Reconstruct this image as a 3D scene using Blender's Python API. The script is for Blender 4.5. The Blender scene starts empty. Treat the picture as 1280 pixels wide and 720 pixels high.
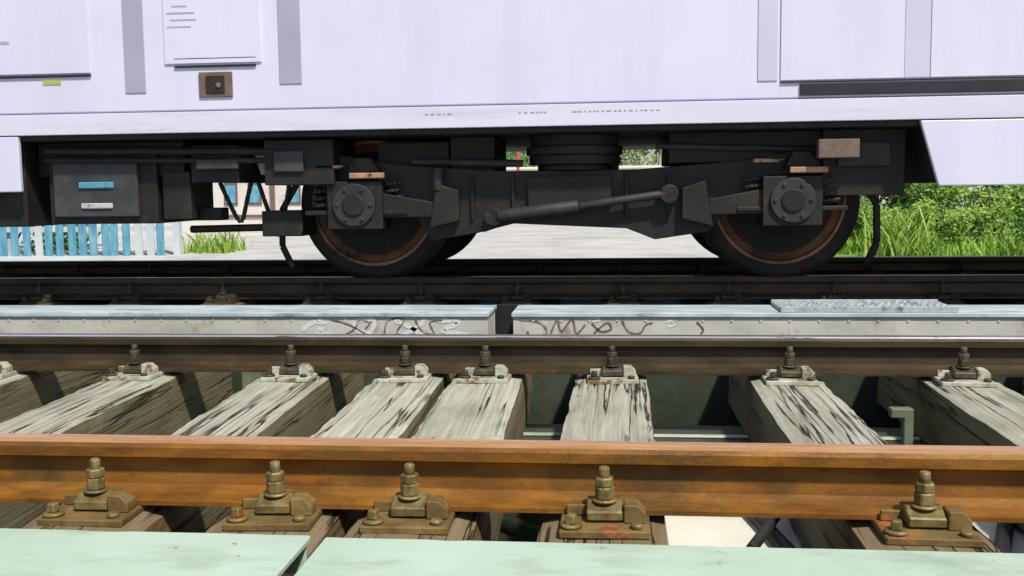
import bpy, bmesh, math, random
from mathutils import Vector, Matrix, noise
random.seed(7)
S=bpy.context.scene
COL=S.collection

# ------------------------------------------------------------------ materials
def N(nt,t,**k):
    n=nt.nodes.new(t)
    for a,b in k.items(): setattr(n,a,b)
    return n
def rgba(c): return (c[0],c[1],c[2],1)
def mk(name,cols,nscale=4,vs=(1,1,1),rough=.7,metal=0,bump=.25,bscale=40,bdist=.01,
       spots=None,spotscale=12,spotthr=.62,spot2=None,spot2scale=5,spot2thr=.6,randobj=False,rr=.12,spec=.5,vs2=None,soft=.06,bvs=None,vs3=None,soft3=.12):
    m=bpy.data.materials.new(name); m.use_nodes=True; nt=m.node_tree
    b=nt.nodes['Principled BSDF']; L=nt.links.new
    tc=N(nt,'ShaderNodeTexCoord')
    src=tc.outputs['Object']
    if randobj:
        oi=N(nt,'ShaderNodeObjectInfo'); mu=N(nt,'ShaderNodeMath',operation='MULTIPLY'); mu.inputs[1].default_value=37
        L(oi.outputs['Random'],mu.inputs[0]); ad=N(nt,'ShaderNodeVectorMath',operation='ADD')
        L(src,ad.inputs[0]); L(mu.outputs[0],ad.inputs[1]); src=ad.outputs[0]
    mp=N(nt,'ShaderNodeMapping'); mp.inputs['Scale'].default_value=vs; L(src,mp.inputs['Vector'])
    n1=N(nt,'ShaderNodeTexNoise'); n1.inputs['Scale'].default_value=nscale; n1.inputs['Detail'].default_value=9; n1.inputs['Roughness'].default_value=.62
    L(mp.outputs[0],n1.inputs['Vector'])
    cr=N(nt,'ShaderNodeValToRGB'); e=cr.color_ramp.elements
    k=len(cols)
    while len(e)<k: e.new(.5)
    for i,c in enumerate(cols):
        e[i].position=.32+.36*i/(k-1) if k>1 else .5; e[i].color=rgba(c)
    L(n1.outputs['Fac'],cr.inputs[0]); col=cr.outputs[0]
    def layer(col,c,sc,thr,vv,sf):
        mp2=N(nt,'ShaderNodeMapping'); mp2.inputs['Scale'].default_value=vv; mp2.inputs['Location'].default_value=(3.1,7.7,1.3); L(src,mp2.inputs['Vector'])
        n=N(nt,'ShaderNodeTexNoise'); n.inputs['Scale'].default_value=sc; n.inputs['Detail'].default_value=7; n.inputs['Roughness'].default_value=.65; L(mp2.outputs[0],n.inputs['Vector'])
        r=N(nt,'ShaderNodeValToRGB'); r.color_ramp.elements[0].position=thr; r.color_ramp.elements[1].position=min(1,thr+sf); L(n.outputs['Fac'],r.inputs[0])
        mx=N(nt,'ShaderNodeMix',data_type='RGBA'); L(r.outputs[0],mx.inputs[0]); L(col,mx.inputs[6]); mx.inputs[7].default_value=rgba(c)
        return mx.outputs[2]
    if spot2: col=layer(col,spot2,spot2scale,spot2thr,vs3 or (1,1,1),soft3)
    if spots: col=layer(col,spots,spotscale,spotthr,vs2 or (1,1,1),soft)
    L(col,b.inputs['Base Color'])
    b.inputs['Metallic'].default_value=metal
    b.inputs['Specular IOR Level'].default_value=spec
    mr=N(nt,'ShaderNodeMapRange'); mr.inputs['To Min'].default_value=max(0,rough-rr); mr.inputs['To Max'].default_value=min(1,rough+rr); L(n1.outputs['Fac'],mr.inputs['Value']); L(mr.outputs[0],b.inputs['Roughness'])
    if bump>0:
        mp3=N(nt,'ShaderNodeMapping'); mp3.inputs['Scale'].default_value=bvs or (1,1,1); L(src,mp3.inputs['Vector'])
        n2=N(nt,'ShaderNodeTexNoise'); n2.inputs['Scale'].default_value=bscale; n2.inputs['Detail'].default_value=6; L(mp3.outputs[0],n2.inputs['Vector'])
        bp=N(nt,'ShaderNodeBump'); bp.inputs['Strength'].default_value=bump; bp.inputs['Distance'].default_value=bdist; L(n2.outputs['Fac'],bp.inputs['Height']); L(bp.outputs[0],b.inputs['Normal'])
    return m

def wood(name,cA,cB,cC,dirt=(.14,.14,.085),side=(.14,.115,.045)):
    m=bpy.data.materials.new(name); m.use_nodes=True; nt=m.node_tree; b=nt.nodes['Principled BSDF']; L=nt.links.new
    tc=N(nt,'ShaderNodeTexCoord'); oi=N(nt,'ShaderNodeObjectInfo'); mu=N(nt,'ShaderNodeMath',operation='MULTIPLY'); mu.inputs[1].default_value=53
    L(oi.outputs['Random'],mu.inputs[0]); ad=N(nt,'ShaderNodeVectorMath',operation='ADD'); L(tc.outputs['Object'],ad.inputs[0]); L(mu.outputs[0],ad.inputs[1])
    def noi(vs,sc,det=8,ro=.6,dist=0):
        mp=N(nt,'ShaderNodeMapping'); mp.inputs['Scale'].default_value=vs; L(ad.outputs[0],mp.inputs['Vector'])
        n=N(nt,'ShaderNodeTexNoise'); n.inputs['Scale'].default_value=sc; n.inputs['Detail'].default_value=det; n.inputs['Roughness'].default_value=ro; n.inputs['Distortion'].default_value=dist
        L(mp.outputs[0],n.inputs['Vector']); return n
    g=noi((80,2.2,80),1,9,.66,.12)
    cr=N(nt,'ShaderNodeValToRGB'); e=cr.color_ramp.elements; e.new(.5)
    for i,(p,c) in enumerate([(.3,cA),(.5,cB),(.68,cC)]): e[i].position=p; e[i].color=rgba(c)
    L(g.outputs['Fac'],cr.inputs[0])
    c1=noi((20,.6,20),1,6,.5,.08)
    s=N(nt,'ShaderNodeMath',operation='SUBTRACT'); s.inputs[1].default_value=.5; L(c1.outputs['Fac'],s.inputs[0])
    a=N(nt,'ShaderNodeMath',operation='ABSOLUTE'); L(s.outputs[0],a.inputs[0])
    r=N(nt,'ShaderNodeValToRGB'); r.color_ramp.elements[0].position=.006; r.color_ramp.elements[0].color=(1,1,1,1); r.color_ramp.elements[1].position=.02; r.color_ramp.elements[1].color=(0,0,0,1); L(a.outputs[0],r.inputs[0])
    gt=noi((6,1.1,6),1,3,.5); gr=N(nt,'ShaderNodeValToRGB'); gr.color_ramp.elements[0].position=.38; gr.color_ramp.elements[1].position=.5; L(gt.outputs['Fac'],gr.inputs[0])
    gm=N(nt,'ShaderNodeMath',operation='MULTIPLY'); L(r.outputs[0],gm.inputs[0]); L(gr.outputs[0],gm.inputs[1])
    c2=noi((70,1.5,70),1,4,.55,.15)
    r2=N(nt,'ShaderNodeValToRGB'); r2.color_ramp.elements[0].position=.66; r2.color_ramp.elements[1].position=.76; L(c2.outputs['Fac'],r2.inputs[0])
    h2=N(nt,'ShaderNodeMath',operation='MULTIPLY'); h2.inputs[1].default_value=.55; L(r2.outputs[0],h2.inputs[0])
    mxm=N(nt,'ShaderNodeMath',operation='MAXIMUM'); L(gm.outputs[0],mxm.inputs[0]); L(h2.outputs[0],mxm.inputs[1])
    d=noi((5,2,5),1.3,6,.6)
    r3=N(nt,'ShaderNodeValToRGB'); r3.color_ramp.elements[0].position=.48; r3.color_ramp.elements[1].position=.72; L(d.outputs['Fac'],r3.inputs[0])
    sc=N(nt,'ShaderNodeMath',operation='MULTIPLY'); sc.inputs[1].default_value=.6; L(r3.outputs[0],sc.inputs[0])
    m1=N(nt,'ShaderNodeMix',data_type='RGBA'); L(sc.outputs[0],m1.inputs[0]); L(cr.outputs[0],m1.inputs[6]); m1.inputs[7].default_value=rgba(dirt)
    hs=N(nt,'ShaderNodeHueSaturation'); mv=N(nt,'ShaderNodeMapRange'); mv.inputs['To Min'].default_value=.82; mv.inputs['To Max'].default_value=1.14; L(oi.outputs['Random'],mv.inputs['Value']); L(mv.outputs[0],hs.inputs['Value']); L(m1.outputs[2],hs.inputs['Color'])
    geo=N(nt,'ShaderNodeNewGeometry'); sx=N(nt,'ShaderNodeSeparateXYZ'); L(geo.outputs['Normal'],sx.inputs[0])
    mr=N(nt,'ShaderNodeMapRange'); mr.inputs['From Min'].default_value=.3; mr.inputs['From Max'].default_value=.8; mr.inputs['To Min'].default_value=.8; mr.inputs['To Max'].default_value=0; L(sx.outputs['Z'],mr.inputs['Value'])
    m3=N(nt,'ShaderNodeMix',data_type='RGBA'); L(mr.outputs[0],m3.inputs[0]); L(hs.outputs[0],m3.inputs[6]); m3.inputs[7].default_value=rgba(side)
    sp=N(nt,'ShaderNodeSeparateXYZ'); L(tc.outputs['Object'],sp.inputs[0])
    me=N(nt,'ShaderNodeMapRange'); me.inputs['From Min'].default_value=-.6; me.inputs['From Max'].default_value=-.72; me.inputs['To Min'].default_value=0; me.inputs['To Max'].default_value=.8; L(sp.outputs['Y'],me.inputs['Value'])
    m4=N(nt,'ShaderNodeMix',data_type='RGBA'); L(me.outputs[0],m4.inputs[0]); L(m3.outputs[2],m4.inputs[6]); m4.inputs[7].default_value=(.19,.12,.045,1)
    m2=N(nt,'ShaderNodeMix',data_type='RGBA'); L(mxm.outputs[0],m2.inputs[0]); L(m4.outputs[2],m2.inputs[6]); m2.inputs[7].default_value=(.025,.022,.014,1)
    L(m2.outputs[2],b.inputs['Base Color']); b.inputs['Roughness'].default_value=.85; b.inputs['Specular IOR Level'].default_value=.25
    inv=N(nt,'ShaderNodeMath',operation='MULTIPLY_ADD'); inv.inputs[1].default_value=-1.5; L(mxm.outputs[0],inv.inputs[0]); L(g.outputs['Fac'],inv.inputs[2])
    bp=N(nt,'ShaderNodeBump'); bp.inputs['Strength'].default_value=.65; bp.inputs['Distance'].default_value=.007; L(inv.outputs[0],bp.inputs['Height']); L(bp.outputs[0],b.inputs['Normal'])
    return m

M={}
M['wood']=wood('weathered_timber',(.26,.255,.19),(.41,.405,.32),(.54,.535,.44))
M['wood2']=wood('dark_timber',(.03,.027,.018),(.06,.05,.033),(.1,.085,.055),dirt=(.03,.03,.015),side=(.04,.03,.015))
M['rust']=mk('rusted_rail_steel',[(.13,.052,.009),(.25,.105,.014),(.36,.17,.024)],nscale=6,vs=(.8,2,2),rough=.48,metal=.1,bump=.3,bscale=110,bdist=.004,spots=(.46,.16,.02),spotscale=6,spotthr=.53,soft=.25,vs2=(.5,2,2),spot2=(.075,.052,.014),spot2scale=3,spot2thr=.5,soft3=.2)
M['rusthead']=mk('worn_rusty_railhead',[(.5,.23,.08),(.64,.33,.14),(.76,.47,.25)],nscale=3,vs=(1,12,1),rough=.26,metal=.35,bump=.08,bscale=60,spots=(.26,.1,.03),spotscale=6,spotthr=.62,vs2=(.5,8,1),soft=.15)
M['dark_rail']=mk('dark_oiled_rail',[(.028,.02,.01),(.055,.037,.017),(.085,.058,.027)],nscale=4,vs=(1,2.5,2.5),rough=.5,metal=.15,bump=.25,bscale=90,bdist=.004,spots=(.11,.06,.025),spotscale=7,spotthr=.62,soft=.12)
M['brown_rail']=mk('brown_rail',[(.05,.032,.02),(.085,.056,.034),(.12,.08,.05)],nscale=4,vs=(1,2.5,2.5),rough=.6,metal=.1,bump=.25,bscale=90,bdist=.004,spots=(.03,.022,.014),spotscale=5,spotthr=.55,soft=.2)
M['head']=mk('polished_railhead',[(.42,.43,.47),(.58,.6,.64),(.74,.76,.8)],nscale=4,vs=(.6,14,1),rough=.25,metal=.85,bump=.06,bscale=40,spots=(.1,.09,.08),spotscale=6,spotthr=.58,vs2=(.6,9,1))
M['plate_rust']=mk('rusty_baseplate',[(.1,.06,.018),(.17,.11,.032),(.26,.17,.055)],nscale=14,rough=.75,bump=.5,bscale=90,bdist=.004,spots=(.45,.13,.03),spotscale=10,spotthr=.62,randobj=True)
M['plate_dark']=mk('dark_baseplate',[(.025,.019,.012),(.05,.036,.018),(.08,.058,.03)],nscale=14,rough=.75,bump=.3,bscale=70,bdist=.004)
M['plate_pale']=mk('pale_baseplate',[(.28,.28,.21),(.45,.46,.38),(.58,.6,.52)],nscale=16,rough=.7,bump=.3,bscale=70,bdist=.004,spots=(.2,.11,.04),spotscale=22,spotthr=.53,randobj=True)
M['bolt']=mk('old_bolt_steel',[(.11,.085,.028),(.2,.155,.055),(.32,.26,.11)],nscale=30,rough=.5,metal=.25,bump=.45,bscale=130,bdist=.003,randobj=True,spots=(.3,.12,.03),spotscale=14,spotthr=.62)
M['boltdark']=mk('dark_bolt_steel',[(.03,.028,.02),(.07,.06,.035),(.12,.1,.06)],nscale=30,rough=.55,metal=.2,bump=.3,bscale=120,bdist=.003,randobj=True)
M['plank']=mk('pale_green_paint',[(.42,.56,.43),(.49,.63,.5),(.54,.68,.56)],nscale=2.6,rough=.6,bump=.3,bscale=70,bdist=.003,spots=(.3,.13,.045),spotscale=22,spotthr=.665,soft=.02,spot2=(.3,.39,.27),spot2scale=4,spot2thr=.5,vs3=(1,2.5,1),soft3=.28)
M['girder']=mk('weathered_girder_paint',[(.42,.41,.36),(.57,.56,.49),(.66,.64,.57)],nscale=3,vs=(1,3,2),rough=.6,bump=.2,bscale=50,bdist=.004,spots=(.27,.2,.13),spotscale=6,spotthr=.57,soft=.15,vs2=(1,1,.5))
M['girdertop']=mk('bluish_girder_top',[(.34,.44,.48),(.5,.6,.64),(.66,.74,.78)],nscale=4,vs=(1,3,1),rough=.5,bump=.2,bscale=40,bdist=.004,spots=(.2,.18,.14),spotscale=8,spotthr=.56,vs2=(.5,2,1),soft=.15)
M['green']=mk('green_bridge_steel',[(.025,.035,.022),(.045,.06,.04),(.07,.09,.06)],nscale=4,rough=.6,bump=.2,bscale=30,spots=(.07,.04,.02),spotscale=6,spotthr=.6)
M['greenpale']=mk('pale_green_steel',[(.3,.38,.28),(.42,.5,.38),(.5,.56,.45)],nscale=5,rough=.6,bump=.2,bscale=30,spots=(.2,.12,.06),spotscale=9,spotthr=.62)
M['greenmid']=mk('mid_green_steel',[(.1,.13,.085),(.16,.2,.13),(.22,.26,.18)],nscale=5,rough=.6,bump=.2,bscale=30,spots=(.1,.06,.03),spotscale=9,spotthr=.6)
M['pale_patch']=mk('cream_plate',[(.66,.64,.52),(.76,.74,.62),(.82,.8,.7)],nscale=5,rough=.7,bump=.1)
M['white']=mk('train_white_paint',[(.72,.705,.9),(.76,.745,.93),(.79,.78,.95)],nscale=.8,vs=(1,1,1.5),rough=.34,bump=.02,bscale=6,rr=.05,spot2=(.65,.64,.82),spot2scale=1.6,spot2thr=.45,vs3=(2.2,1,.35),soft3=.4)
M['sill']=mk('train_sill_paint',[(.68,.66,.83),(.74,.72,.88),(.78,.76,.92)],nscale=2,vs=(.4,1,3),rough=.42,bump=.04,bscale=10,spots=(.55,.52,.64),spotscale=2.5,spotthr=.5,vs2=(.5,1,6),soft=.3)
M['lav']=mk('train_grey_channel',[(.38,.365,.52),(.44,.43,.58)],nscale=2,rough=.45,bump=.05)
M['lav2']=mk('train_light_channel',[(.6,.585,.76),(.65,.635,.81)],nscale=2,rough=.45,bump=.05)
M['black']=mk('black_rubber_trim',[(.012,.012,.02),(.025,.025,.035)],nscale=8,rough=.6,bump=.1)
M['bogie']=mk('bogie_grime',[(.007,.007,.008),(.015,.014,.013),(.028,.024,.019)],nscale=5,rough=.62,metal=.1,bump=.4,bscale=60,bdist=.004,spots=(.05,.034,.02),spotscale=6,spotthr=.58,soft=.12)
M['bogie2']=mk('grey_grime',[(.018,.019,.021),(.032,.032,.034),(.05,.05,.05)],nscale=5,rough=.6,metal=.1,bump=.3,bscale=60,bdist=.004,spots=(.055,.034,.018),spotscale=7,spotthr=.56,soft=.12)
M['boxface']=mk('equipment_box_grey',[(.035,.037,.042),(.055,.057,.062),(.08,.08,.084)],nscale=5,rough=.58,bump=.2,bscale=60,bdist=.004,spots=(.03,.026,.02),spotscale=4,spotthr=.52,soft=.2)
M['rim_highlight']=mk('rim_highlight_steel',[(.2,.095,.05),(.33,.17,.09),(.42,.25,.16)],nscale=5,rough=.45,metal=.4,bump=.1,spots=(.06,.04,.03),spotscale=5,spotthr=.56,soft=.15)  # lighter rusty ring, its colour carries the lit arc on the wheel face
M['orange_glint']=mk('painted_orange_glint',[(.32,.17,.09),(.55,.32,.2)],nscale=20,rough=.6,bump=.2,spots=(.1,.06,.04),spotscale=18,spotthr=.58)  # orange colour stands in for glints on the axle boxes
M['glass']=mk('dark_window_glass',[(.02,.025,.03),(.03,.035,.045)],nscale=2,rough=.08,bump=0,rr=.02)
M['bluelabel']=mk('blue_label',[(.08,.3,.42),(.12,.38,.5)],nscale=9,rough=.5,spots=(.05,.1,.13),spotscale=14,spotthr=.58)
M['whitelabel']=mk('white_label',[(.5,.5,.5),(.65,.65,.65)],nscale=9,rough=.5,spots=(.15,.14,.13),spotscale=14,spotthr=.58)
M['greymark']=mk('faded_grey_lettering',[(.4,.39,.48),(.5,.49,.58)],nscale=9,rough=.5)
M['lime']=mk('lime_label',[(.4,.5,.08),(.5,.6,.15)],nscale=9,rough=.5)
M['ground']=mk('pale_dry_ground',[(.48,.47,.45),(.6,.59,.57),(.7,.69,.67)],nscale=1.4,rough=.9,bump=.5,bscale=12,bdist=.03,spots=(.36,.35,.28),spotscale=.5,spotthr=.6,soft=.15)
M['pit']=mk('underbridge_road',[(.16,.15,.13),(.25,.24,.21),(.33,.32,.28)],nscale=.9,rough=.9,bump=.3,bscale=14)
M['conc']=mk('concrete',[(.28,.27,.24),(.38,.37,.33),(.45,.44,.4)],nscale=2,rough=.85,bump=.3,bscale=20)
M['fence']=mk('blue_fence_paint',[(.06,.24,.4),(.12,.37,.52),(.25,.5,.62)],nscale=3,vs=(3,1,1),rough=.5,bump=.1)
M['fencew']=mk('pale_fence_rail',[(.5,.6,.66),(.65,.72,.75)],nscale=3,rough=.5)
M['grass']=mk('grass_green',[(.13,.27,.03),(.25,.42,.05),(.48,.58,.14)],nscale=2.5,rough=.6,bump=0)
M['leaf']=mk('leaf_green',[(.04,.11,.018),(.1,.22,.035),(.22,.35,.07)],nscale=1.6,rough=.55,bump=0)
M['leafb']=mk('bright_leaf_green',[(.1,.22,.03),(.22,.38,.05),(.42,.55,.12)],nscale=3,rough=.55,bump=0)
M['lawn']=mk('lawn',[(.12,.24,.04),(.2,.36,.06),(.3,.46,.1)],nscale=6,rough=.9,bump=.6,bscale=60)
M['bark']=mk('bark',[(.06,.045,.03),(.12,.09,.06)],nscale=6,vs=(3,3,1),rough=.9,bump=.6,bscale=20)
M['plaster']=mk('white_plaster',[(.66,.62,.58),(.78,.75,.71)],nscale=1.5,rough=.85,bump=.1,spots=(.45,.38,.32),spotscale=2,spotthr=.6,soft=.1)
M['redpaint']=mk('red_paint',[(.35,.05,.03),(.45,.08,.05)],nscale=4,rough=.6)
M['rooftile']=mk('roof_tile',[(.14,.06,.04),(.22,.1,.07)],nscale=4,rough=.85)
M['tread']=mk('galvanised_tread_plate',[(.3,.35,.37),(.4,.46,.48),(.5,.55,.57)],nscale=22,rough=.6,metal=.05,bump=.3,bscale=90,bdist=.003,spots=(.18,.16,.13),spotscale=14,spotthr=.54,soft=.12)
M['gdark']=mk('graffiti_dark',[(.14,.09,.075),(.24,.17,.14)],nscale=20,rough=.6,spots=(.42,.4,.35),spotscale=18,spotthr=.52,soft=.15)
M['gwhite']=mk('graffiti_white',[(.72,.72,.68),(.8,.8,.76)],nscale=20,rough=.6)
M['rope']=mk('brown_grey_casing',[(.14,.09,.07),(.22,.15,.12)],nscale=20,rough=.6)
m=bpy.data.materials.new('brick_wall'); m.use_nodes=True; nt=m.node_tree
bt=N(nt,'ShaderNodeTexBrick'); bt.inputs['Scale'].default_value=4; bt.inputs['Color1'].default_value=(.36,.17,.11,1); bt.inputs['Color2'].default_value=(.28,.13,.08,1); bt.inputs['Mortar'].default_value=(.5,.48,.44,1)
tc=N(nt,'ShaderNodeTexCoord'); mp=N(nt,'ShaderNodeMapping'); mp.inputs['Rotation'].default_value=(math.radians(90),0,0)
nt.links.new(tc.outputs['Object'],mp.inputs[0]); nt.links.new(mp.outputs[0],bt.inputs['Vector']); nt.links.new(bt.outputs[0],nt.nodes['Principled BSDF'].inputs['Base Color']); nt.nodes['Principled BSDF'].inputs['Roughness'].default_value=.9
M['brick']=m

# ------------------------------------------------------------------ mesh builder
class MB:
    def __init__(s): s.bm=bmesh.new(); s.m=[]
    def mi(s,k):
        if k not in s.m: s.m.append(k)
        return s.m.index(k)
    def face(s,vs,k,smooth=False):
        try:
            f=s.bm.faces.new(vs); f.material_index=s.mi(k); f.smooth=smooth; return f
        except ValueError: return None
    def prism(s,pts,axis,a0,a1,k,smooth=False,divs=1):
        def P(p,a):
            if axis=='x': return (a,p[0],p[1])
            if axis=='y': return (p[0],a,p[1])
            return (p[0],p[1],a)
        rings=[[s.bm.verts.new(P(p,a0+(a1-a0)*i/divs)) for p in pts] for i in range(divs+1)]
        n=len(pts); out=[]
        for i in range(divs):
            for j in range(n):
                out.append(s.face([rings[i][j],rings[i][(j+1)%n],rings[i+1][(j+1)%n],rings[i+1][j]],k,smooth))
        s.face(rings[0][::-1],k); s.face(rings[-1],k)
        return out
    def box(s,x0,x1,y0,y1,z0,z1,k): s.prism([(x0,y0),(x1,y0),(x1,y1),(x0,y1)],'z',z0,z1,k)
    def cyl(s,c,r,h,axis,k,seg=16,r2=None,smooth=True,ph=0):
        r2=r if r2 is None else r2
        def P(a,rr,t):
            u,v=rr*math.cos(a),rr*math.sin(a)
            if axis=='z': return (c[0]+u,c[1]+v,c[2]+t)
            if axis=='y': return (c[0]+u,c[1]+t,c[2]+v)
            return (c[0]+t,c[1]+u,c[2]+v)
        A=[s.bm.verts.new(P(2*math.pi*i/seg+ph,r,0)) for i in range(seg)]
        B=[s.bm.verts.new(P(2*math.pi*i/seg+ph,r2,h)) for i in range(seg)]
        for i in range(seg): s.face([A[i],A[(i+1)%seg],B[(i+1)%seg],B[i]],k,smooth)
        s.face(A[::-1],k); s.face(B,k)
    def rod(s,p,q,r,k,seg=8):
        p=Vector(p);q=Vector(q);d=(q-p).normalized()
        u=d.orthogonal().normalized(); v=d.cross(u)
        A=[];B=[]
        for i in range(seg):
            a=2*math.pi*i/seg; o=(u*math.cos(a)+v*math.sin(a))*r
            A.append(s.bm.verts.new(p+o)); B.append(s.bm.verts.new(q+o))
        for i in range(seg): s.face([A[i],A[(i+1)%seg],B[(i+1)%seg],B[i]],k,True)
        s.face(A[::-1],k); s.face(B,k)
    def tube(s,pts,r,k,seg=6):
        for a,b in zip(pts[:-1],pts[1:]): s.rod(a,b,r,k,seg)
    def lathe(s,prof,c,k,seg=48,mats=None):
        rings=[]
        for r,y in prof:
            rings.append([s.bm.verts.new((c[0]+r*math.cos(2*math.pi*i/seg),c[1]+y,c[2]+r*math.sin(2*math.pi*i/seg))) for i in range(seg)])
        for j in range(len(rings)-1):
            kk=mats[j] if mats else k
            for i in range(seg): s.face([rings[j][i],rings[j][(i+1)%seg],rings[j+1][(i+1)%seg],rings[j+1][i]],kk,False)
        s.face(rings[0][::-1],k); s.face(rings[-1],k)
    def mesh(s,name):
        bmesh.ops.recalc_face_normals(s.bm,faces=s.bm.faces[:])
        me=bpy.data.meshes.new(name); s.bm.to_mesh(me); s.bm.free()
        for k in s.m: me.materials.append(M[k])
        return me
    def obj(s,name,bevel=0,parent=None,loc=(0,0,0),seg=2):
        return place(s.mesh(name),name,loc,parent,bevel,seg)
def place(me,name,loc=(0,0,0),parent=None,bevel=0,seg=2,rot=(0,0,0)):
    o=bpy.data.objects.new(name,me); COL.objects.link(o); o.location=loc; o.rotation_euler=rot
    if parent: o.parent=parent
    if bevel:
        b=o.modifiers.new('Bevel','BEVEL'); b.width=bevel; b.segments=seg; b.limit_method='ANGLE'; b.angle_limit=math.radians(40)
    return o
def empty(name,loc=(0,0,0)):
    o=bpy.data.objects.new(name,None); COL.objects.link(o); o.location=loc; return o

# ------------------------------------------------------------------ rails
RH=.125
R=[2.02,3.525,5.9,7.405]
def rail_mesh(name,side,head):
    h=[(-.064,0),(.064,0),(.064,.009),(.03,.018),(.011,.03),(.009,.05),(.009,.074),(.014,.084),(.033,.092),(.0345,.112),(.031,.121),(.02,.125),
       (-.02,.125),(-.031,.121),(-.0345,.112),(-.033,.092),(-.014,.084),(-.009,.074),(-.009,.05),(-.011,.03),(-.03,.018),(-.064,.009)]
    b=MB(); b.mi(side)
    fs=b.prism([(p[0],p[1]-RH) for p in h],'x',-22,22,side,False,1)
    hi=b.mi(head)
    for j,f in enumerate(fs):
        if f and j%len(h) in (10,11,12): f.material_index=hi
    return b.mesh(name)
for i,y in enumerate(R):
    me=rail_mesh('rail',['rust','dark_rail','brown_rail','dark_rail'][i],['rusthead','head','head','head'][i])
    place(me,'railway_rail',(0,y,0))

# ------------------------------------------------------------------ sleepers + fasteners
SZ=-.14
def sleeper_mesh(seed,mat,w=.25,ln=2.6,h=.2):
    random.seed(seed); b=MB(); nx,ny,nz=6,60,4
    pts={}
    def v(i,j,k):
        key=(i,j,k)
        if key not in pts:
            x=-w/2+w*i/nx; y=-ln/2+ln*j/ny; z=-h+h*k/nz
            d=noise.noise_vector(Vector((x*6+seed*3,y*1.2,z*6)))*.006+noise.noise_vector(Vector((x*20+seed,y*6,z*20)))*.003
            ex=(i in(0,nx)); ez=(k==nz)
            if ex and ez:
                q=abs(noise.noise(Vector((seed+i,y*7,x))))
                x*=.975-.05*q; z-=.005+.012*q
            pts[key]=b.bm.verts.new((x+d.x,y+d.y,z+d.z*.8))
        return pts[key]
    for j in range(ny):
        for i in range(nx):
            b.face([v(i,j,nz),v(i+1,j,nz),v(i+1,j+1,nz),v(i,j+1,nz)],mat); b.face([v(i,j,0),v(i+1,j,0),v(i+1,j+1,0),v(i,j+1,0)],mat)
        for k in range(nz):
            b.face([v(0,j,k),v(0,j+1,k),v(0,j+1,k+1),v(0,j,k+1)],mat); b.face([v(nx,j,k),v(nx,j+1,k),v(nx,j+1,k+1),v(nx,j,k+1)],mat)
    for i in range(nx):
        for k in range(nz):
            b.face([v(i,0,k),v(i+1,0,k),v(i+1,0,k+1),v(i,0,k+1)],mat); b.face([v(i,ny,k),v(i+1,ny,k),v(i+1,ny,k+1),v(i,ny,k+1)],mat)
    return b.mesh('timber')
SW=[sleeper_mesh(s,'wood') for s in range(5)]
SD=[sleeper_mesh(s+20,'wood2',ln=2.5) for s in range(3)]

def fastener(P,B):
    b=MB()
    b.box(-.085,.085,-.165,.165,-.015,0,P)
    for s in (-1,1):
        yb=s*.088
        b.box(-.075,.075,*(sorted((s*.066,s*.074))),0,.022,P)
        b.prism([(s*.04,.014),(s*.062,.012),(s*.078,.004),(s*.118,.004),(s*.118,.022),(s*.085,.036),(s*.045,.032)],'x',-.034,.034,B)
        b.prism([(.036,.0),(.078,.0),(.078,.02),(.062,.036),(.036,.036)],'y',*(sorted((s*.076,s*.12))),P)
        b.cyl((0,yb,.034),.024,.006,'z',B,16)
        b.cyl((0,yb,.04),.0195,.024,'z',B,6,smooth=False)
        b.cyl((0,yb,.064),.019,.018,'z',B,6,smooth=False,ph=.4)
        b.cyl((0,yb,.08),.0105,.022,'z',B,12)
        b.cyl((-.062,s*.142,0),.021,.008,'z',B,16)
        b.cyl((-.062,s*.142,.008),.0145,.018,'z',B,4,r2=.012,smooth=False,ph=.5)
        b.cyl((.06,s*.145,0),.012,.01,'z',B,12)
    return b.mesh('chair')
FR=fastener('plate_rust','bolt'); FP=fastener('plate_pale','boltdark'); FD=fastener('plate_dark','boltdark')
S1=[(-2.21,.05),(-1.65,.055),(-1.094,.052),(-.705,.032),(-.426,.03),(-.027,-.003),(.5624,0),(1.115,-.015)]
x=-2.22
while x>-11: x-=.55; S1.append((x,.01))
x=1.107
while x<11: x+=.55; S1.append((x,-.01))
random.seed(3)
for i,(x,rz) in enumerate(S1):
    o=place(SW[i%5],'railway_sleeper',(x,2.77,SZ),rot=(0,random.uniform(-.012,.012),rz))
    for (yy,me) in ((R[0],FR),(R[1],FP)):
        place(me,'rail_chair',(random.uniform(-.006,.006),yy-2.77,-SZ-RH),o,.0025,1,rot=(0,0,random.uniform(-.06,.06)-rz))
x=-11
while x<11:
    o=place(SD[int(abs(x*7))%3],'railway_sleeper',(x,6.65,SZ),rot=(0,0,random.uniform(-.02,.02)))
    for yy in (R[2],R[3]): place(FD,'rail_chair',(0,yy-6.65,-SZ-RH),o)
    x+=.58

# ------------------------------------------------------------------ walkway planks
def plank(x0,x1,y0,y1,name='walkway_plank'):
    b=MB(); z1=-.06
    # top sheet with a slightly uneven, chipped far edge
    n=60; top=[]; random.seed(int(x0*100))
    e=[y1-.0025*abs(noise.noise(Vector((x0+i*.9,0,0))))-(.004 if random.random()<.08 else 0) for i in range(n+1)]
    pts=[(x0,y0),(x1,y0)]+[(x1+(x0-x1)*i/n,e[i]) for i in range(n+1)]
    b.prism(pts,'z',z1-.012,z1,'plank')
    b.box(x0+.004,x1-.004,y1-.02,y1-.01,z1-.06,z1-.0125,'plank')
    b.box(x0+.004,x1-.004,y0+.002,y0+.012,z1-.06,z1-.0125,'plank')
    xx=x0+.3
    while xx<x1-.1:
        b.box(xx,xx+.04,y0+.013,y1-.021,z1-.05,z1-.0125,'greenpale')
        xx+=.6
    return b.obj(name,.0025,seg=1)
ed=[-8.5,-6.5,-4.55,-2.55,-.482,1.62,3.6,5.6]
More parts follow.
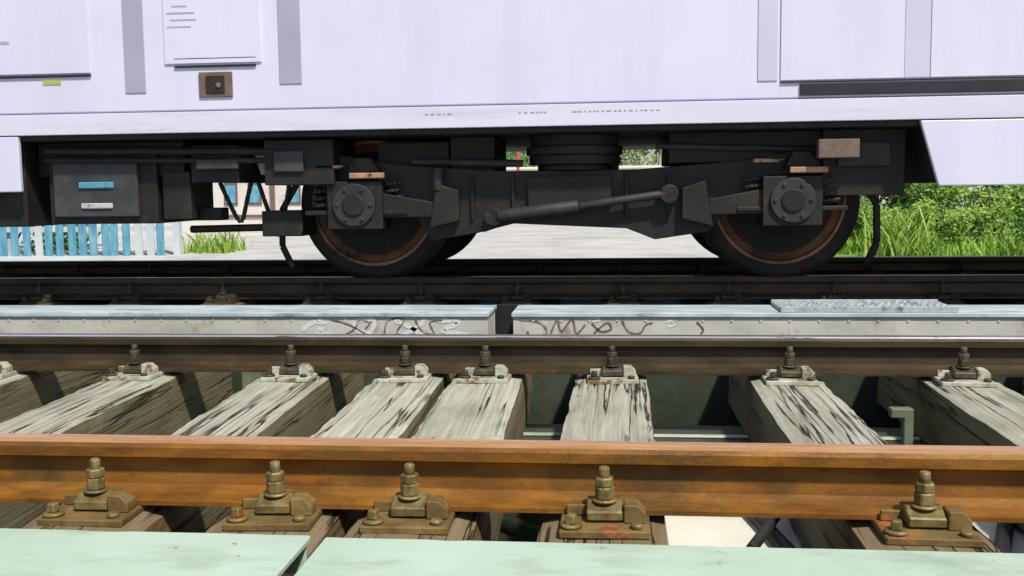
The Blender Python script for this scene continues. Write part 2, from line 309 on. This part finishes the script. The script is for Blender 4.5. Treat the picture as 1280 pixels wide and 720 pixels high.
for a,c in zip(ed[:-1],ed[1:]):
    plank(a,c-.026,.96,1.61 if a!=-2.55 else 1.617); plank(a+.3,c+.3-.026,.2,.94)
b=MB()
for yy in (.35,.85,1.3): b.box(-9,6.2,yy,yy+.08,-.24,-.122,'green')
b.obj('walkway_bearer',.004)

# ------------------------------------------------------------------ bridge girders below deck
b=MB()
for yc in (2.02,3.525,5.9,7.405):
    b.box(-11.5,11.5,yc-.14,yc+.14,-.365,-.345,'green')
    b.box(-11.5,11.5,yc-.01,yc+.01,-1.2,-.366,'green')
    b.box(-11.5,11.5,yc-.14,yc+.14,-1.222,-1.201,'green')
    x=-11
    while x<11:
        b.box(x,x+.012,yc-.12,yc-.011,-1.2,-.366,'green'); b.box(x,x+.012,yc+.011,yc+.12,-1.2,-.366,'green'); x+=.9
b.box(-11.5,11.5,3.47,3.50,-.3445,-.337,'greenpale')
x=-11
while x<10.5:
    b.rod((x,2.16,-.47),(x+1.3,3.38,-.47),.035,'green',4); b.rod((x+1.3,2.16,-.55),(x,3.38,-.55),.035,'green',4)
    b.rod((x,6.04,-.47),(x+1.3,7.26,-.47),.035,'green',4)
    x+=1.3
b.box(-11.5,11.5,4.12,4.14,-.9,-.17,'green')
for x in (-1.42,-3.4,2.3): b.box(x,x+.15,3.72,3.735,-.6,-.16,'greenmid')
b.prism([(.86,-.2),(.93,-.2),(.93,-.4),(.9,-.4),(.9,-.23),(.86,-.23)],'y',3.3,3.34,'greenmid')
b.obj('bridge_girder',.003,seg=1)
b=MB()
for x in (.12,-3.3,.74,3.2):
    b.prism([(x,2.17),(x+.32,2.17),(x+.32,2.75),(x,2.75)],'z',-.362,-.354,'pale_patch')  # added cream plates, painted pale for the lit ground seen below the deck
b.rod((.42,2.2,-.335),(.33,2.75,-.335),.018,'bogie',6); b.rod((.30,2.3,-.31),(.47,2.75,-.31),.014,'bogie',6)
b.rod((.8,2.2,-.335),(1.02,2.75,-.335),.02,'bogie',6)
b.obj('pale_patch_plate',.002,seg=1)

# ------------------------------------------------------------------ guard girders between the tracks
FY=4.735
def guard(x0,x1):
    b=MB()
    b.box(x0,x1,FY-.012,5.06,-.088,-.07,'girdertop')
    b.box(x0+.006,x1-.006,FY,FY+.015,-.42,-.0885,'girder')
    b.box(x0+.006,x1-.006,5.015,5.03,-.42,-.0885,'girder')
    b.box(x0,x1,FY-.06,5.11,-.44,-.4205,'girder')
    b.box(x0+.008,x0+.02,FY+.0155,5.0145,-.42,-.0885,'girder'); b.box(x1-.02,x1-.008,FY+.0155,5.0145,-.42,-.0885,'girder')
    x=x0+.1
    while x<x1-.05:
        b.cyl((x,FY,-.108),.006,-.004,'y','girder',8); x+=.13
    return b.obj('steel_girder',.004)
GL=guard(-7.5,-.60); GR=guard(-.492,7.0)
b=MB()
for x in (-7.3,-4,-.8,.1,3.5,6.8): b.box(x-.1,x+.1,4.15,5.55,-.6,-.4405,'green')
b.box(-.62,-.47,5.12,5.14,-.5,-.075,'bogie')  # added dark plate, stands in for the shade in the gap between girders
b.obj('bridge_crossbeam',.003)
def scribble(parent,strokes,mat,r,name,off=0):
    b=MB()
    for st in strokes:
        pts=[]
        for i in range(len(st)-1):
            p0=st[max(i-1,0)];p1=st[i];p2=st[i+1];p3=st[min(i+2,len(st)-1)]
            for t in (0,.2,.4,.6,.8):
                q=[.5*((2*p1[k])+(-p0[k]+p2[k])*t+(2*p0[k]-5*p1[k]+4*p2[k]-p3[k])*t*t+(-p0[k]+3*p1[k]-3*p2[k]+p3[k])*t**3) for k in (0,1)]
                pts.append(q)
        pts.append(st[-1])
        prev=None
        for i,q in enumerate(pts):
            a=pts[max(i-1,0)];c=pts[min(i+1,len(pts)-1)]
            d=Vector((c[0]-a[0],c[1]-a[1])); d=d.normalized() if d.length>0 else Vector((1,0))
            nn=Vector((-d.y,d.x))*r*(.6+.6*abs(math.sin(i*1.1)))
            cur=(b.bm.verts.new((q[0]+nn.x,FY-.002-off,q[1]+nn.y)),b.bm.verts.new((q[0]-nn.x,FY-.002-off,q[1]-nn.y)))
            if prev: b.face([prev[0],prev[1],cur[1],cur[0]],mat)
            prev=cur
    b.obj(name,0,parent)
Z=-.135
scribble(GL,[[(-1.5,Z-.02),(-1.44,Z+.02),(-1.38,Z+.01),(-1.42,Z-.03),(-1.35,Z-.04)],[(-1.25,Z+.03),(-1.23,Z-.02),(-1.17,Z-.03),(-1.15,Z+.03),(-1.23,Z+.03)],
 [(-1.05,Z+.03),(-.98,Z),(-.9,Z-.05)],[(-.9,Z+.03),(-.97,Z-.02),(-1.02,Z-.05)],[(-.85,Z+.03),(-.74,Z+.02),(-.82,Z-.02),(-.7,Z-.04)]],'gwhite',.011,'graffiti_light')
scribble(GL,[[(-1.36,Z+.035),(-1.27,Z+.01),(-1.2,Z-.03),(-1.15,Z-.05)],[(-1.3,Z-.045),(-1.24,Z-.01),(-1.22,Z+.03),(-1.17,Z+.02),(-1.19,Z-.01)],[(-1.1,Z-.04),(-1.08,Z+.03),(-1.0,Z+.035),(-1.04,Z-.03),(-.97,Z-.045)],[(-.95,Z+.035),(-.92,Z-.02),(-.86,Z-.035),(-.88,Z+.02),(-.82,Z+.03)]],'gdark',.0038,'graffiti_dark',.001)
scribble(GR,[[(-.46,Z+.035),(-.36,Z+.02),(-.33,Z-.03),(-.4,Z-.045),(-.42,Z-.02)],[(-.31,Z-.03),(-.28,Z+.03),(-.26,Z-.02),(-.21,Z+.035),(-.19,Z-.03),(-.15,Z+.01)],
 [(-.12,Z+.02),(-.08,Z-.02),(-.03,Z-.01),(-.05,Z+.02),(-.11,Z-.03)],[(.02,Z+.03),(.05,Z-.02),(.1,Z-.03),(.13,Z+.01),(.16,Z+.02)],[(.36,Z+.025),(.39,Z-.01),(.38,Z-.03)]],'gdark',.0042,'graffiti_dark',.001)
scribble(GR,[[(-.13,Z+.04),(-.09,Z+.042),(-.085,Z+.03),(-.12,Z+.025)],[(.22,Z+.02),(.24,Z+.03),(.26,Z+.01),(.23,Z)]],'gwhite',.005,'graffiti_light')
b=MB(); ty0,ty1,tx0,tx1=4.76,5.05,.74,1.52
b.box(tx0,tx1,ty0,ty1,-.069,-.052,'tread')
b.box(tx0,tx1,ty0-.012,ty0-.0005,-.069,-.044,'tread'); b.box(tx0,tx1,ty1+.0005,ty1+.012,-.069,-.044,'tread')
random.seed(31)
for i in range(24):
    for j in range(6):
        cx=tx0+.02+i*.032+(j%2)*.016+random.uniform(-.003,.003); cy=ty0+.03+j*.045
        if cx<tx1-.012 and random.random()<.9: b.cyl((cx,cy,-.0525),.011,.004+random.random()*.007,'z','tread',8,r2=.006)
b.obj('tread_plate',.002,seg=1)

# ------------------------------------------------------------------ train
T=empty('train_car',(0,0,0))
YS=5.25; YF=8.05
b=MB()
prof=[(YS,.935),(YS,3.1),(YS+.05,3.35),(YS+.35,3.62),(YS+.9,3.74),(YF-.9,3.74),(YF-.35,3.62),(YF-.05,3.35),(YF,3.1),(YF,.935)]
b.prism(prof,'x',-4.3,15.5,'white'); b.obj('body_shell',.006,T)
b=MB()
b.box(-4.28,15.48,YS-.004,YF+.004,.82,.9285,'sill'); b.box(-4.27,15.47,YS+.012,YF-.02,.9288,.9345,'greymark')
b.obj('sill',.004,T)
b=MB()
b.prism(prof,'x',-24,-4.75,'white'); b.box(-23.9,-4.8,YS-.004,YF+.004,.82,.928,'sill')
b.obj('coupled_car_body',.006,T)
b=MB()
for i in range(8): b.box(-4.74+i*.055,-4.71+i*.055,YS+.5,YF-.5,1.0,3.3,'black')
b.obj('gangway_bellows',0,T)
def panel(x0,x1,z0,z1,k='white',t=.01): b.box(x0,x1,YS-t,YS-.0005,z0,z1,k)
b=MB()
panel(-4.0,-2.76,1.14,2.2); panel(-4.0,-2.76,1.122,1.134,'black',.012)
panel(-2.35,-1.83,1.175,2.0); panel(-2.3,-1.86,1.155,1.166,'black',.012); panel(-2.3,-1.86,1.198,1.203,'black',.0115)
for x0,x1,z0,k in ((-2.573,-2.461,1.03,'lav'),(-1.738,-1.62,1.06,'lav'),(.69,.785,1.02,'lav2'),(1.39,1.51,1.02,'lav2')):
    panel(x0,x1,z0,2.9,k,.006)
panel(.80,1.388,1.02,2.4,'white',.009); panel(1.512,2.6,1.02,2.4,'white',.009); panel(.8,3.1,1.009,1.016,'black',.012); panel(.895,3.0,.945,1.004,'black',.014)
b.obj('access_panels',.003,T)
b=MB()
panel(-2.17,-1.99,1.0,1.13,'rope',.012); panel(-2.13,-2.03,1.02,1.11,'bogie',.02)
b.cyl((-2.06,YS-.02,1.06),.014,-.008,'y','rope',12)
b.obj('latch_box',.004,T)
b=MB()
for i,(x0,x1) in enumerate(((-2.33,-2.2),(-2.31,-2.17),(-2.33,-2.18),(-2.3,-2.22))): panel(x0,x1,1.36+i*.035,1.368+i*.035,'greymark',.0115)
panel(-3.4,-3.2,1.3,1.315,'greymark',.012); panel(-3.03,-2.93,1.085,1.108,'lime',.004)
random.seed(5)
x=-.98
while x<.2:
    w=random.uniform(.008,.022)
    if not(-.86<x<-.5) and not(-.36<x<-.24): b.box(x,x+w,YS-.0065,YS-.0045,.888,.894,'greymark')
    x+=w+random.uniform(.006,.016)
b.obj('stencil_marks',0,T)
b=MB()
for x in (-3.2,-.7,.6,1.9,4.9,6.2,7.5,10.5,11.8,13.1):
    panel(x-.5,x+.5,1.95 if x>3 else 2.45,3.0,'black',.014); b.box(x-.47,x+.47,YS-.017,YS-.0145,1.98 if x>3 else 2.48,2.97,'glass')
for x in (3.6,9.1): 
    for d in (-.62,.02): panel(x+d,x+d+.6,1.03,3.02,'lav2',.015); b.box(x+d+.1,x+d+.5,YS-.018,YS-.0155,1.9,2.85,'glass')
b.obj('windows',.003,T)
b=MB()
b.prism([(1.473,.816),(4.9,.816),(4.8,.495),(1.568,.495)],'y',YS,YS+.03,'white')
b.prism([(1.5,.8),(4.85,.8),(4.75,.51),(1.6,.51)],'y',YS+.031,YF-.3,'bogie')
b.box(-4.25,-3.19,YS,YS+.03,.52,.816,'white')
b.box(-8,-4.8,YS,YS+.03,.52,.816,'white')
b.obj('skirts',.006,T)
b=MB()
b.box(-4.2,15.4,YS+.03,YF-.03,.79,.8195,'bogie')
b.box(-4.2,-3.22,YS+.1,YF-.4,.33,.789,'bogie')
b.box(-3.12,-2.5,YS+.16,YS+.9,.34,.76,'bogie'); b.box(-3.08,-2.6,YS+.13,YS+.159,.38,.7,'boxface')
b.box(-3.2,-2.36,YS+.2,YF-.4,.6,.788,'bogie'); b.box(-2.48,-2.32,YS+.18,YS+.5,.36,.62,'bogie')
b.box(-2.3,-2.03,YS+.15,YS+1.3,.56,.76,'bogie'); b.box(-2.25,-2.02,YS+.1,YS+.14,.63,.68,'boxface')
b.box(-1.88,-1.5,YS+.12,YS+1.4,.54,.78,'bogie'); b.box(-1.82,-1.66,YS+.1,YS+.119,.61,.72,'boxface')
b.box(-2.93,-2.73,YS+.118,YS+.1285,.535,.57,'bluelabel'); b.box(-2.92,-2.74,YS+.118,YS+.1285,.425,.455,'whitelabel')
b.box(1.05,1.46,YS+.2,YF-.4,.45,.789,'bogie'); b.box(1.12,1.38,YS+.17,YS+.199,.6,.72,'bogie2')
b.box(1.0,1.2,YS+.05,YS+.11,.64,.735,'rope')
for z,r in ((.74,.022),(.69,.016)): b.rod((-3.1,YS+.1,z),(-1.7,YS+.14,z-.02),r,'bogie')
b.box(.27,1.05,YS+.25,YS+1.2,.63,.789,'bogie')
b.box(-.9,-.66,YS+.3,YS+.9,.58,.789,'bogie'); b.box(-1.3,-.91,YS+.3,YS+.9,.6,.765,'bogie')
b.rod((-1.1,YS+.25,.66),(-.5,YS+.25,.64),.02,'bogie2'); b.rod((.2,YS+.22,.72),(1.0,YS+.22,.69),.018,'bogie2')
for x0,dp in ((-2.2,.22),(-1.98,.3)):
    pts=[(x0+.2*t+.02*math.sin(t*5),YS+.3,.56-dp*math.sin(t*math.pi)) for t in [i/10 for i in range(11)]]
    b.tube(pts,.014,'bogie')
b.rod((-2.4,YS+.35,.30),(-1.75,YS+.35,.31),.022,'bogie'); b.box(-2.42,-2.2,YS+.3,YS+.42,.35,.42,'bogie')
b.box(-1.95,-1.72,YS+.25,YS+.5,.26,.4,'bogie')
b.prism([(-2.0,.73),(-1.9,.73),(-1.935,.6),(-1.965,.6)],'y',YS+.3,YS+.36,'whitelabel')
b.obj('underfloor_equipment',.006,T)

WR=.43
def wheelset(xc,name):
    b=MB()
    for y0,s in ((5.9,1),(7.405,-1)):
        o=lambda t:t*s
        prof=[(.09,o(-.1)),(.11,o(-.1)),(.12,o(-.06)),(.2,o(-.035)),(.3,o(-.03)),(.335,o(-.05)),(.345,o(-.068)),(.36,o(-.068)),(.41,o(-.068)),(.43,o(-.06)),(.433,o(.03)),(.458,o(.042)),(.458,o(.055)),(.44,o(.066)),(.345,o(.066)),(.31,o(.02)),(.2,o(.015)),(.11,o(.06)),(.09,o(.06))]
        mats=['bogie']*len(prof); mats[4]='rim_highlight'; mats[5]='rim_highlight'; mats[6]='rim_highlight'; mats[9]='head'
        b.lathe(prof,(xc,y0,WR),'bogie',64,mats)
        for i in range(10):
            a=i*math.pi/5; b.cyl((xc+.24*math.cos(a),y0+o(-.045),WR+.24*math.sin(a)),.014,o(.02),'y','bogie2',6)
    b.cyl((xc,5.5,WR),.085,2.3,'y','bogie',20)
    return b.obj(name,0,T)
def bogie(x1,x2,tag):
    wheelset(x1,'wheelset_a'+tag); wheelset(x2,'wheelset_b'+tag)
    xm=(x1+x2)/2
    for y0,y1,f in ((5.48,5.64,1),(7.66,7.82,-1)):
        b=MB()
        pr=[(x1-.36,.56),(x1-.36,.68),(x1-.1,.7),(x1+.25,.64),(x1+.5,.62),(xm-.35,.6),(xm+.35,.6),(x2-.5,.62),(x2-.25,.64),(x2+.1,.7),(x2+.36,.68),(x2+.36,.56),
            (x2-.12,.56),(x2-.3,.40),(x2-.42,.27),(xm+.45,.23),(xm+.3,.29),(xm-.3,.32),(xm-.5,.27),(x1+.4,.23),(x1+.3,.40),(x1+.12,.56)]
        top=pr[:12]; bot=pr[12:][::-1]
        def zat(l,x):
            for a,c in zip(l[:-1],l[1:]):
                if a[0]<=x<=c[0] and c[0]>a[0]: return a[1]+(c[1]-a[1])*(x-a[0])/(c[0]-a[0])
            return l[0][1] if x<l[0][0] else l[-1][1]
        bot2=[(x1-.36,.56)]+bot+[(x2+.36,.56)]
        xs=sorted(set([round(p[0],4) for p in top+bot2]))
        ring=[]
        for x in xs:
            ring.append([b.bm.verts.new((x,y,z)) for y,z in ((y0,zat(bot2,x)),(y0,zat(top,x)),(y1,zat(top,x)),(y1,zat(bot2,x)))])
        for A,B in zip(ring[:-1],ring[1:]):
            for i in range(4): b.face([A[i],A[(i+1)%4],B[(i+1)%4],B[i]],'bogie')
        b.face(ring[0],'bogie'); b.face(ring[-1],'bogie')
        ya=y0-.02 if f>0 else y1+.001
        for dx in (-.52,-.3,.3,.52): b.box(xm+dx-.008,xm+dx+.008,ya,ya+.019,.34,.58,'bogie')
        b.box(xm-.22,xm+.22,ya-.01,ya+.015,.4,.57,'bogie')
        for xc in (x1,x2):
            yb=y0-.1 if f>0 else y1-.12
            s=1 if xc==x1 else -1
            b.box(xc-.15,xc+.15,yb+.02,yb+.24,.3,.555,'bogie')
            b.cyl((xc,yb,WR),.115,.22,'y','bogie2',24); b.cyl((xc,yb-.012,WR),.06,.24,'y','bogie',16)
            for i in range(6):
                a=i*math.pi/3; b.cyl((xc+.09*math.cos(a),yb-.01,WR+.09*math.sin(a)),.012,.01,'y','bogie2',6)
            b.prism([(xc+s*.1,.36),(xc+s*.1,.5),(xc+.42*s,.44),(xc+.42*s,.36)],'y',yb+.05,yb+.2,'bogie')
            for dx in (-.2,.2):
                pts=[]
                for i in range(61):
                    a=i/60*2*math.pi*4.5; pts.append((xc+dx+.055*math.cos(a),yb+.12+.055*math.sin(a),.4+.17*i/60))
                b.tube(pts,.012,'bogie2',6); b.box(xc+dx-.08,xc+dx+.08,yb+.04,yb+.2,.375,.4,'bogie')
            b.box(xc-.02,xc+.17,yb-.005,yb+.019,.57,.6,'orange_glint' if f>0 else 'bogie')
            b.prism([(xc-.2,.625),(xc-.08,.625),(xc-.05,.64),(xc-.2,.645)],'y',yb-.01,yb+.05,'orange_glint' if f>0 else 'bogie')
            b.prism([(xc-.04,.601),(xc+.14,.601),(xc+.09,.68),(xc+.0,.68)],'y',yb+.03,yb+.17,'bogie')
            b.prism([(xc+s*.40,.30),(xc+s*.56,.34),(xc+s*.56,.5),(xc+s*.44,.54)],'y',y0-.06 if f>0 else y1+.002,y0-.003 if f>0 else y1+.06,'bogie')
            b.tube([(xc-s*.33,y0+.08,.6),(xc-s*.46,y0+.1,.4),(xc-s*.47,y0+.12,.2),(xc-s*.42,y0+.14,.08)],.02,'bogie')
        if f>0:
            b.rod((xm-.38,5.42,.36),(xm+.05,5.42,.41),.035,'bogie2',14); b.rod((xm+.05,5.42,.41),(xm+.5,5.42,.47),.022,'bogie2',12)
            b.cyl((xm-.4,5.4,.36),.05,.07,'y','bogie',14); b.cyl((xm+.52,5.4,.47),.05,.07,'y','bogie',14)
            b.rod((xm-.7,5.44,.62),(xm-.7,5.44,.5),.03,'bogie2',10)
        for r,z,h in ((.2,.601,.03),(.245,.632,.05),(.262,.683,.045),(.24,.729,.06)): b.cyl((xm+.02,(y0+y1)/2+.08*f,z),r,h,'z','bogie',28)
        b.obj('bogie_side_frame',.006,T)
    b=MB()
    b.box(xm-.2,xm+.2,5.65,7.65,.36,.58,'bogie'); b.cyl((xm,6.65,.58),.2,.2,'z','bogie',20)
    for xc in (x1,x2):
        s=1 if xc==x1 else -1
        b.box(xc+s*.5-.12,xc+s*.5+.12,6.1,6.9,.25,.55,'bogie')
        b.cyl((xc,6.3,WR),.2,.35,'y','bogie',24)
    b.obj('bogie_bolster',.01,T)
bogie(-1.40,.894,''); bogie(10.2,12.5,'_rear'); bogie(-8.6,-6.3,'_coupled')

# ------------------------------------------------------------------ ground, pit, abutments
b=MB()
G=-.32; X0,X1,Y0,Y1=-11.5,11.5,-1.5,8.9
def q(p,k): b.face([b.bm.verts.new(v) for v in p],k)
BIG=400
def sheet(x0,x1,y0,y1): q([(x0,y0,G),(x1,y0,G),(x1,y1,G),(x0,y1,G)],'ground')
sheet(-BIG,X0,-BIG,BIG); sheet(X1,BIG,-BIG,BIG); sheet(X0,X1,-BIG,Y0); sheet(X0,X1,Y1,BIG)
for p in ([(X0,Y0),(X1,Y0)],[(X1,Y0),(X1,Y1)],[(X1,Y1),(X0,Y1)],[(X0,Y1),(X0,Y0)]):
    (xa,ya),(xb,yb)=p; q([(xa,ya,G),(xb,yb,G),(xb,yb,-3.6),(xa,ya,-3.6)],'conc')
q([(X0,Y0,-3.6),(X1,Y0,-3.6),(X1,Y1,-3.6),(X0,Y1,-3.6)],'pit')
bmesh.ops.remove_doubles(b.bm,verts=b.bm.verts[:],dist=.001)
b.obj('ground')
b=MB(); pts=[(2.6,10.4),(4,10.0),(7,10.2),(12,10),(24,12),(40,22),(40,36),(12,36),(5,26),(2.9,15),(2.3,12)]
b.face([b.bm.verts.new((x,y,G+.004)) for x,y in pts],'lawn'); b.obj('lawn')
b=MB()
for x in (-6,0.9,6.5): b.box(x-.5,x+.5,1.6,7.9,-3.6,-1.223,'conc')
b.obj('bridge_pier',.03)
b=MB(); b.box(X0,X1,8.7,9.05,-.9,-.2,'conc'); b.obj('kerb_wall',.02)

# ------------------------------------------------------------------ background
b=MB(); x=-16
random.seed(9)
while x<-5.9:
    h=1.5+random.uniform(-.03,.03); l=random.uniform(-.02,.02); b.prism([(x+l,G),(x+.1+l,G),(x+.1,h-.05),(x+.05,h),(x,h-.05)],'y',12.98,13.0,'fence' if random.random()<.75 else 'fencew'); x+=random.uniform(.145,.165)
for z in (.0,.55,1.15): b.box(-16,-5.85,13.005,13.05,z,z+.07,'fencew')
for x in (-16,-13.4,-10.8,-8.2,-5.85): b.box(x,x+.09,13.06,13.15,G,1.55,'fencew')
b.obj('blue_picket_fence')

def blades(b,n,fx,hr,mat,wr=(.008,.02)):
    for _ in range(n):
        x,y=fx(); h=random.uniform(*hr); a=random.uniform(0,6.28); w=random.uniform(*wr); l=h*random.uniform(.15,.9); c=random.uniform(0,6.28)
        dx,dy=math.cos(a)*w,math.sin(a)*w
        P=[]
        for t in (0,.45,.8):
            ox=math.cos(c)*l*t*t; oy=math.sin(c)*l*t*t; k=1-t*.7
            P.append((b.bm.verts.new((x-dx*k+ox,y-dy*k+oy,G+h*t)),b.bm.verts.new((x+dx*k+ox,y+dy*k+oy,G+h*t))))
        tip=b.bm.verts.new((x+math.cos(c)*l,y+math.sin(c)*l,G+h*.97))
        b.face([P[0][0],P[0][1],P[1][1],P[1][0]],mat); b.face([P[1][0],P[1][1],P[2][1],P[2][0]],mat); b.face([P[2][0],P[2][1],tip],mat)
b=MB(); random.seed(11)
tufts=[(random.uniform(2.6,8),random.uniform(11,14),random.uniform(.15,.4)) for _ in range(24)]+[(3.0,11.5,.7),(3.15,11.9,.65),(4.45,10.7,.85),(4.7,11.0,.8)]
for tx,ty,th in tufts:
    blades(b,80,lambda:(random.gauss(tx,.14),random.gauss(ty,.14)),(th*.4,th),'grass',(.008,.02))
blades(b,3500,lambda:(random.uniform(2.7,9),random.uniform(10.4,15)),(.03,.12),'grass')
blades(b,200,lambda:(random.uniform(-5.9,-5.2),random.uniform(13.3,14.2)),(.1,.35),'grass')
b.obj('grass')
def leaves(b,c,rad,n,size,mat='leaf'):
    for _ in range(n):
        v=Vector((random.gauss(0,1),random.gauss(0,1),random.gauss(0,1))).normalized()*(random.random()**.4)
        p=Vector((c[0]+v.x*rad[0],c[1]+v.y*rad[1],c[2]+v.z*rad[2]))
        u=Vector((random.gauss(0,1),random.gauss(0,1),random.gauss(0,1))).normalized(); w=u.orthogonal().normalized(); s=random.uniform(.6,1.3)*size
        b.face([b.bm.verts.new(p+u*s),b.bm.verts.new(p+w*s*.45),b.bm.verts.new(p-u*s),b.bm.verts.new(p-w*s*.45)],mat)
def bush(x,y,r,h,mat='leaf',sz=.055,n=200):
    b=MB()
    for i in range(6): b.rod((x,y,G),(x+random.uniform(-r,r)*.6,y+random.uniform(-r,r)*.5,G+h*.7),.015,'bark',5)
    for i in range(14):
        leaves(b,(x+random.uniform(-r,r),y+random.uniform(-r,r)*.6,G+random.uniform(.1,1)*h*.85),(.35*r,.35*r,.28*h),n,sz,mat)
    b.obj('bush')
random.seed(12)
for x,y,r,h in ((3.9,16.5,1.0,1.5),(5.6,16.6,1.1,1.7),(7.4,16.2,1.2,1.8),(9.2,16,1.2,1.7),(.9,26,1.6,2.4),(-1.5,27,1.8,2.6),(-9,14.5,1.2,1.2)): bush(x,y,r,h,n=280)
bush(3.1,12.6,.38,.6,'leafb',.035); bush(4.75,11.6,.45,.85,'leafb',.035); bush(5.4,12.3,.55,.85,'leafb',.04); bush(4.2,14.4,.55,.6,'leafb',.04); bush(5.2,14.8,.7,1.0,'leafb',.045)
def tree(x,y,h):
    b=MB(); prev=Vector((x,y,G)); r=.2
    for i in range(6):
        nx=prev+Vector((random.uniform(-.12,.12),random.uniform(-.12,.12),h/9)); b.rod(prev,nx,r,'bark',8); prev=nx; r*=.86
    top=prev
    for i in range(11):
        a=i*2.4; L=h*random.uniform(.2,.36); e=top+Vector((math.cos(a)*L,math.sin(a)*L,random.uniform(-.1,.42)*h)); b.rod(top+Vector((0,0,random.uniform(-.6,.2))),e,.05,'bark',5)
        leaves(b,e,(h*.16,h*.16,h*.11),380,.13); leaves(b,(e+top)/2+Vector((0,0,.3)),(h*.12,h*.12,h*.08),160,.13)
    b.obj('tree')
for x,y,h in ((-1,29,7),(4,26,6),(9,22,7),(-14,24,7.5),(14,25,8)): tree(x,y,h)
b=MB()
for i in range(60):
    x=-60+i*2.1+random.uniform(-1,1); leaves(b,(x,42+random.uniform(-3,3),G+random.uniform(.8,4)),(2.4,1.6,2.2),150,.35)
b.obj('distant_trees')
H=empty('brick_house',(-8.6,20,G))
b=MB(); b.box(-3,3,0,6,0,1.35,'plaster'); b.box(-2.97,2.97,.03,5.97,1.351,3.2,'brick'); b.obj('walls',.01,H)
b=MB(); b.prism([(-.4,3.2),(6.4,3.2),(3,5)],'x',-3.3,3.3,'rooftile'); b.obj('roof',0,H)
b=MB()
for x in (-1.8,-.2): b.box(x,x+1.1,-.02,.02,1.4,2.5,'plaster'); b.box(x+.08,x+1.02,-.04,-.021,1.48,2.42,'glass')
for x in (.75,1.25,2.05): b.box(x,x+.28,-.02,-.003,.55,1.0,'rope'); b.box(x+.04,x+.24,-.03,-.021,.6,.95,'fence')
b.box(1.72,1.8,-.06,-.003,.05,1.3,'rope'); b.box(.3,2.6,-.03,-.003,.3,.36,'rope')
b.obj('windows',0,H)
b=MB(); b.box(-2.8,-2.0,-.03,-.003,.1,2.2,'redpaint'); b.cyl((-2.7,-.05,1.1),.03,-.04,'y','head',8); b.obj('door',.01,H)
b=MB()
for x in (-6,-4.2,-2.3,-.6,1.1): b.cyl((x,24,G),.05,2.1,'z','redpaint',12)
for z in (.95,1.5): b.rod((-6,24,z),(1.1,24,z),.04,'plaster',8)
b.obj('barrier_railing')

# ------------------------------------------------------------------ light
w=bpy.data.worlds.new('World'); S.world=w; w.use_nodes=True; nt=w.node_tree
sk=nt.nodes.new('ShaderNodeTexSky'); sk.sky_type='NISHITA'; sk.sun_disc=False
sd=Vector((.42,-.62,1.0)).normalized()
el=math.asin(sd.z); sk.sun_elevation=el; sk.sun_rotation=math.atan2(sd.x,sd.y)
nt.links.new(sk.outputs[0],nt.nodes['Background'].inputs[0]); nt.nodes['Background'].inputs[1].default_value=.1
l=bpy.data.lights.new('sun','SUN'); l.energy=4.1; l.angle=math.radians(3); l.color=(1,.93,.81)
lo=bpy.data.objects.new('sun',l); COL.objects.link(lo); lo.rotation_euler=sd.to_track_quat('Z','Y').to_euler()
S.view_settings.view_transform='Standard'; S.view_settings.look='None'; S.view_settings.exposure=0

# ------------------------------------------------------------------ camera
th=math.radians(5.9); ph=math.radians(5.56); ro=math.radians(.7)
f=Vector((-math.sin(th)*math.cos(ph),math.cos(th)*math.cos(ph),-math.sin(ph)))
r=Vector((math.cos(th),math.sin(th),0)); u=r.cross(f)
r2=r*math.cos(ro)-u*math.sin(ro); u2=r2.cross(f)
c=bpy.data.cameras.new('camera'); c.lens=36*1284/1280; c.sensor_width=36; c.clip_start=.02; c.clip_end=1500
co=bpy.data.objects.new('camera',c); COL.objects.link(co)
mw=Matrix((( r2.x,u2.x,-f.x,0),(r2.y,u2.y,-f.y,0),(r2.z,u2.z,-f.z,.51),(0,0,0,1)))
co.matrix_world=mw; S.camera=co
